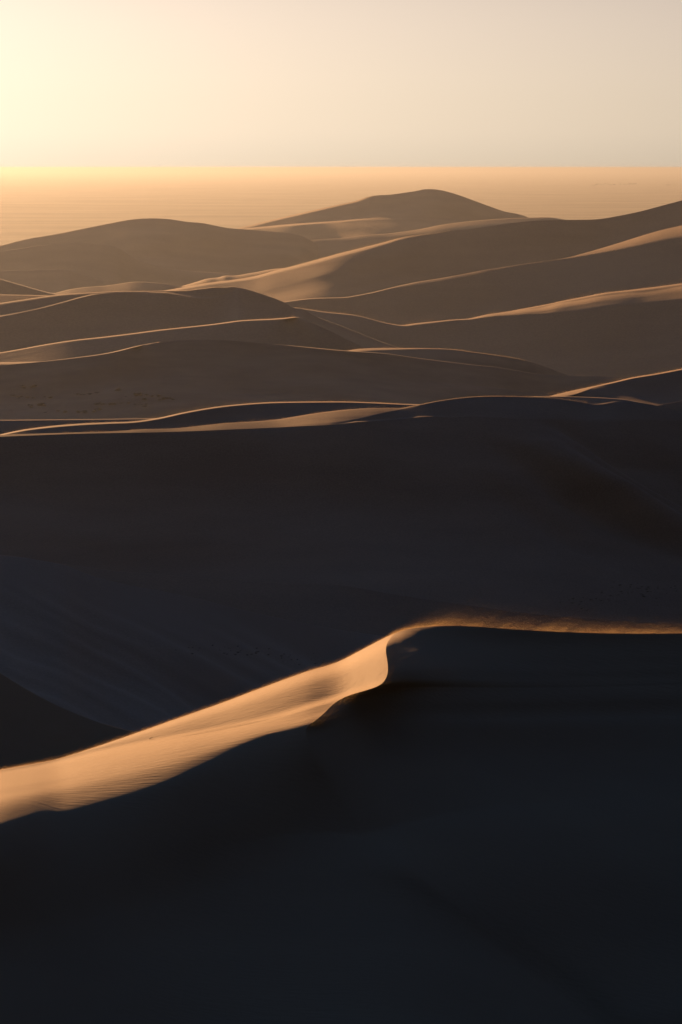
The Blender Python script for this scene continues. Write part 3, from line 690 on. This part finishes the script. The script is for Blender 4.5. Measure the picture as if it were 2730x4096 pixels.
# ------------------------------------------------------------------ sand blowing off the near crest
def blowing_sand():
    m, nt = nodes_of('blown_grains'); out = nt.nodes.new('ShaderNodeOutputMaterial')
    tr = nt.nodes.new('ShaderNodeBsdfTranslucent'); tr.inputs['Color'].default_value = (0.95, 0.78, 0.55, 1)
    df = nt.nodes.new('ShaderNodeBsdfDiffuse'); df.inputs['Color'].default_value = (0.5, 0.32, 0.18, 1)
    mx = nt.nodes.new('ShaderNodeMixShader'); mx.inputs[0].default_value = 0.15
    nt.links.new(tr.outputs[0], mx.inputs[1]); nt.links.new(df.outputs[0], mx.inputs[2]); nt.links.new(mx.outputs[0], out.inputs['Surface'])
    r = np.random.default_rng(5)
    cx, cD = PX[0], DD[0]; cpy = PY[0]
    def crest_at(px): return np.interp(px, cx, cpy), np.interp(px, cx, cD)
    PXs, PYs, Ds = [], [], []
    # the plume above the crest, drifting up and to the right in streaks
    N = 690000
    px = r.uniform(1560, 5200, N); hgt = r.exponential(1.0, N)
    scale = np.interp(px, [1560, 1640, 1760, 2000, 2300, 2600, 5200], [3, 5, 15, 21, 17, 12, 12])
    hh = hgt * scale
    q = (px - 1.6 * hh)
    st = 0.5 + 0.5 * vnoise(q / 60.0, hh / 300.0 + 3, 61) + 0.4 * vnoise(q / 22.0, hh / 200.0, 62) + 0.3 * vnoise(q / 210.0, hh * 0 + 7, 63)
    keep = r.uniform(0, 1, N) < np.clip(0.35 + 0.65 * st, 0.06, 1) * np.interp(px, [1560, 1700, 1900, 2400, 2730], [0.5, 1, 1, .85, .8]) * 0.36
    px, hh = px[keep], hh[keep]
    c0, D0 = crest_at(px)
    PXs.append(px); PYs.append(c0 + 1.5 - hh); Ds.append(D0 + r.normal(0.1, 0.35, len(px)))
    # fuzz along the whole sunlit crest
    N = 50000; px = r.uniform(-2200, 1700, N); hh = r.exponential(3.2, N); c0, D0 = crest_at(px)
    PXs.append(px); PYs.append(c0 + 1 - hh); Ds.append(D0 + r.normal(0.1, 0.2, N))
    px, py, D = np.concatenate(PXs), np.concatenate(PYs), np.concatenate(Ds)
    # grains tumbling over the brink and down the slip face, a little off the sand
    iy = np.arange(len(vs)); e = len(u_in) - 1
    for vlo, vhi, n, reach in ((0.75, 1.9, 5200, 75), (0.1, 0.75, 1500, 40), (1.9, 2.8, 1300, 40)):
        v = r.uniform(vlo, vhi, n); k = np.clip(np.searchsorted(vs, v), 1, len(vs) - 2)
        dist = r.exponential(reach, n); w1 = vnoise(v * 9 + dist / 60, dist / 160, 66)
        ok = r.uniform(-0.9, 0.6, n) < w1
        k, dist = k[ok], dist[ok]
        for kk, dd in zip(k, dist):
            x = EX[kk] + dd; y = EY[kk] - 0.22 * dd + r.normal(0, 6)
            d_ = np.interp(x, PX[kk], DD[kk]) - r.uniform(0.15, 0.7)
            px = np.append(px, x); py = np.append(py, y); D = np.append(D, d_)
    P = place(px, py, D); n = len(P)
    a = r.normal(0, 1, (n, 4, 3)); a /= np.linalg.norm(a, axis=-1, keepdims=True)
    V = P[:, None, :] + a * (r.uniform(0.0035, 0.0085, n)[:, None, None])
    idx = np.arange(n)[:, None] * 4
    F = np.concatenate([idx + np.array(t) for t in ((0, 1, 2), (0, 3, 1), (1, 3, 2), (2, 3, 0))], 0)
    me = bpy.data.meshes.new('blowing_sand'); me.vertices.add(n * 4); me.vertices.foreach_set('co', V.reshape(-1).astype(np.float32))
    me.loops.add(F.size); me.loops.foreach_set('vertex_index', F.reshape(-1).astype(np.int32)); me.polygons.add(len(F))
    me.polygons.foreach_set('loop_start', np.arange(0, F.size, 3, dtype=np.int32)); me.update(calc_edges=True); me.materials.append(m)
    o = bpy.data.objects.new('blowing_sand', me); COL.objects.link(o)
    tag(o, 'glowing sand blowing off the crest of the nearest dune', 'blowing sand', None, 'stuff')
blowing_sand()
def crest_dust():
    r = np.random.default_rng(9); Vs = []
    for cv, D, x0, x1, n, h in ((P10, 398, 0, 1600, 5200, 3.2), (P11, 338, 250, 2350, 6500, 3.0), (P9, 549, 2180, 2760, 2600, 3.0), (P7, 1424, 0, 1180, 2600, 2.4), (P6b, 1690, 0, 880, 2800, 2.6),
                                 (P6, 1690, 0, 900, 2200, 2.2), (P5, 1905, 1180, 2760, 5200, 3.4), (P4b, 2400, 1500, 2760, 1600, 2.0), (P3, 3000, 700, 1800, 4200, 3.0), (P8b, 1265, 1390, 2100, 2200, 2.4)):
        px = np.sort(r.uniform(x0, x1, n)); c = cv(COLS); py = np.interp(px, COLS, c)
        gust = 0.35 + np.clip(0.6 + vnoise(px / 130.0 + D, px * 0 + 1, 81) + 0.5 * vnoise(px / 45.0, px * 0 + D, 82), 0, 2)
        P = place(px, py + 1.2 - r.exponential(h, n) * gust, D - 0.002 * D * r.uniform(0, 1, n))
        a = r.normal(0, 1, (n, 4, 3)); a /= np.linalg.norm(a, axis=-1, keepdims=True)
        Vs.append(P[:, None, :] + a * (D * r.uniform(3.0e-5, 7.0e-5, n))[:, None, None])
    V = np.concatenate(Vs); n = len(V); idx = np.arange(n)[:, None] * 4
    F = np.concatenate([idx + np.array(t) for t in ((0, 1, 2), (0, 3, 1), (1, 3, 2), (2, 3, 0))], 0)
    me = bpy.data.meshes.new('blowing_sand'); me.vertices.add(n * 4); me.vertices.foreach_set('co', V.reshape(-1).astype(np.float32))
    me.loops.add(F.size); me.loops.foreach_set('vertex_index', F.reshape(-1).astype(np.int32)); me.polygons.add(len(F))
    me.polygons.foreach_set('loop_start', np.arange(0, F.size, 3, dtype=np.int32)); me.update(calc_edges=True); me.materials.append(bpy.data.materials['blown_grains'])
    o = bpy.data.objects.new('blowing_sand', me); COL.objects.link(o)
    tag(o, 'thin veil of sand lifting off the lit crests of the farther dunes', 'blowing sand', None, 'stuff')
crest_dust()

# ------------------------------------------------------------------ haze
def box(name, lo, hi, mat):
    v = [(x, y, z) for z in (lo[2], hi[2]) for y in (lo[1], hi[1]) for x in (lo[0], hi[0])]
    f = [(0, 2, 3, 1), (4, 5, 7, 6), (0, 1, 5, 4), (2, 6, 7, 3), (0, 4, 6, 2), (1, 3, 7, 5)]
    me = bpy.data.meshes.new(name); me.from_pydata(v, [], f); me.materials.append(mat)
    o = bpy.data.objects.new(name, me); COL.objects.link(o); return o
m, nt = nodes_of('haze_air')
out = nt.nodes.new('ShaderNodeOutputMaterial'); pv = nt.nodes.new('ShaderNodeVolumePrincipled')
pv.inputs['Color'].default_value = (0.40, 0.40, 0.43, 1)
pv.inputs['Density'].default_value = HAZE_DENSITY
pv.inputs["Anisotropy"].default_value = 0.66
nt.links.new(pv.outputs[0], out.inputs['Volume'])
hz = box('haze', (-125000, -4000, -2.0), (125000, 125000, H + 3.0), m)
tag(hz, 'warm dusty haze over the dunes and the plain', 'haze', None, 'stuff')

# ------------------------------------------------------------------ light
world = bpy.data.worlds.new('World'); scene.world = world; world.use_nodes = True
wt = world.node_tree; bg = wt.nodes['Background']
sky = wt.nodes.new('ShaderNodeTexSky'); sky.sky_type = 'NISHITA'; sky.sun_disc = False
sky.sun_elevation = rad(SUN_EL); sky.sun_rotation = rad(SUN_AZ)
sky.altitude = 2000; sky.air_density = 0.1; sky.dust_density = 5.0; sky.ozone_density = 3.0
bg.inputs['Strength'].default_value = SKY_STRENGTH
def wmath(op, x, y):
    n = wt.nodes.new('ShaderNodeVectorMath'); n.operation = op
    wt.links.new(x, n.inputs[0])
    if op == 'SCALE': n.inputs['Scale'].default_value = y
    else: wt.links.new(y, n.inputs[1])
    return n.outputs[0]
# dusty air: deeper contrast between the glow round the sun and the rest, warm and dim low down, cool and dark overhead
gm = wt.nodes.new('ShaderNodeGamma'); gm.inputs['Gamma'].default_value = SKY_GAMMA
wt.links.new(wmath('SCALE', sky.outputs[0], SKY_STRENGTH), gm.inputs['Color'])
wtc = wt.nodes.new('ShaderNodeTexCoord'); sep = wt.nodes.new('ShaderNodeSeparateXYZ')
wt.links.new(wtc.outputs['Generated'], sep.inputs[0])
rp = wt.nodes.new('ShaderNodeValToRGB'); rp.color_ramp.interpolation = 'B_SPLINE'
for i, (p, cc) in enumerate(SKY_TINT):
    e = rp.color_ramp.elements[i] if i < 2 else rp.color_ramp.elements.new(p)
    e.position = p; e.color = (*[0.5 * q for q in cc], 1)
wt.links.new(sep.outputs['Z'], rp.inputs['Fac'])
dp = wt.nodes.new('ShaderNodeVectorMath'); dp.operation = 'DOT_PRODUCT'
wt.links.new(wtc.outputs['Generated'], dp.inputs[0])
dp.inputs[1].default_value = (math.sin(rad(SUN_AZ)) * math.cos(rad(SUN_EL)), math.cos(rad(SUN_AZ)) * math.cos(rad(SUN_EL)), math.sin(rad(SUN_EL)))
away = wt.nodes.new('ShaderNodeMapRange'); away.interpolation_type = 'SMOOTHSTEP'      # darker sky on the side away from the sun
away.inputs['From Min'].default_value = -0.9; away.inputs['From Max'].default_value = 1.06
away.inputs['To Min'].default_value = 0.15; away.inputs['To Max'].default_value = 1.0
wt.links.new(dp.outputs['Value'], away.inputs['Value'])
lit_sky = wt.nodes.new('ShaderNodeVectorMath'); lit_sky.operation = 'SCALE'
wt.links.new(wmath('MULTIPLY', gm.outputs[0], rp.outputs[0]), lit_sky.inputs[0]); wt.links.new(away.outputs[0], lit_sky.inputs['Scale'])
wt.links.new(wmath('SCALE', lit_sky.outputs[0], SKY_GAIN / SKY_STRENGTH), bg.inputs['Color'])
sun = bpy.data.lights.new('sun', 'SUN'); sun.energy = SUN_POWER; sun.angle = rad(0.5); sun.color = (1.0, 0.59, 0.27)
so = bpy.data.objects.new('sun', sun); COL.objects.link(so)
d = Vector((math.sin(rad(SUN_AZ)) * math.cos(rad(SUN_EL)), math.cos(rad(SUN_AZ)) * math.cos(rad(SUN_EL)), math.sin(rad(SUN_EL))))
so.rotation_euler = d.to_track_quat('Z', 'Y').to_euler()

# ------------------------------------------------------------------ camera and output
cam = bpy.data.cameras.new('camera'); cam.sensor_fit = 'VERTICAL'; cam.sensor_height = 36.0; cam.lens = 100.0
cam.clip_start = 1.0; cam.clip_end = 400000
co = bpy.data.objects.new('camera', cam); COL.objects.link(co)
co.location = (0, 0, H); co.rotation_euler = (math.pi / 2 - PITCH, 0, 0)
scene.camera = co
scene.view_settings.view_transform = 'Standard'; scene.view_settings.look = 'None'
scene.view_settings.exposure = EXPOSURE; scene.view_settings.gamma = 1.0
c = scene.cycles
c.use_denoising = True
c.max_bounces = 4; c.glossy_bounces = 0; c.diffuse_bounces = 0; c.volume_bounces = 0
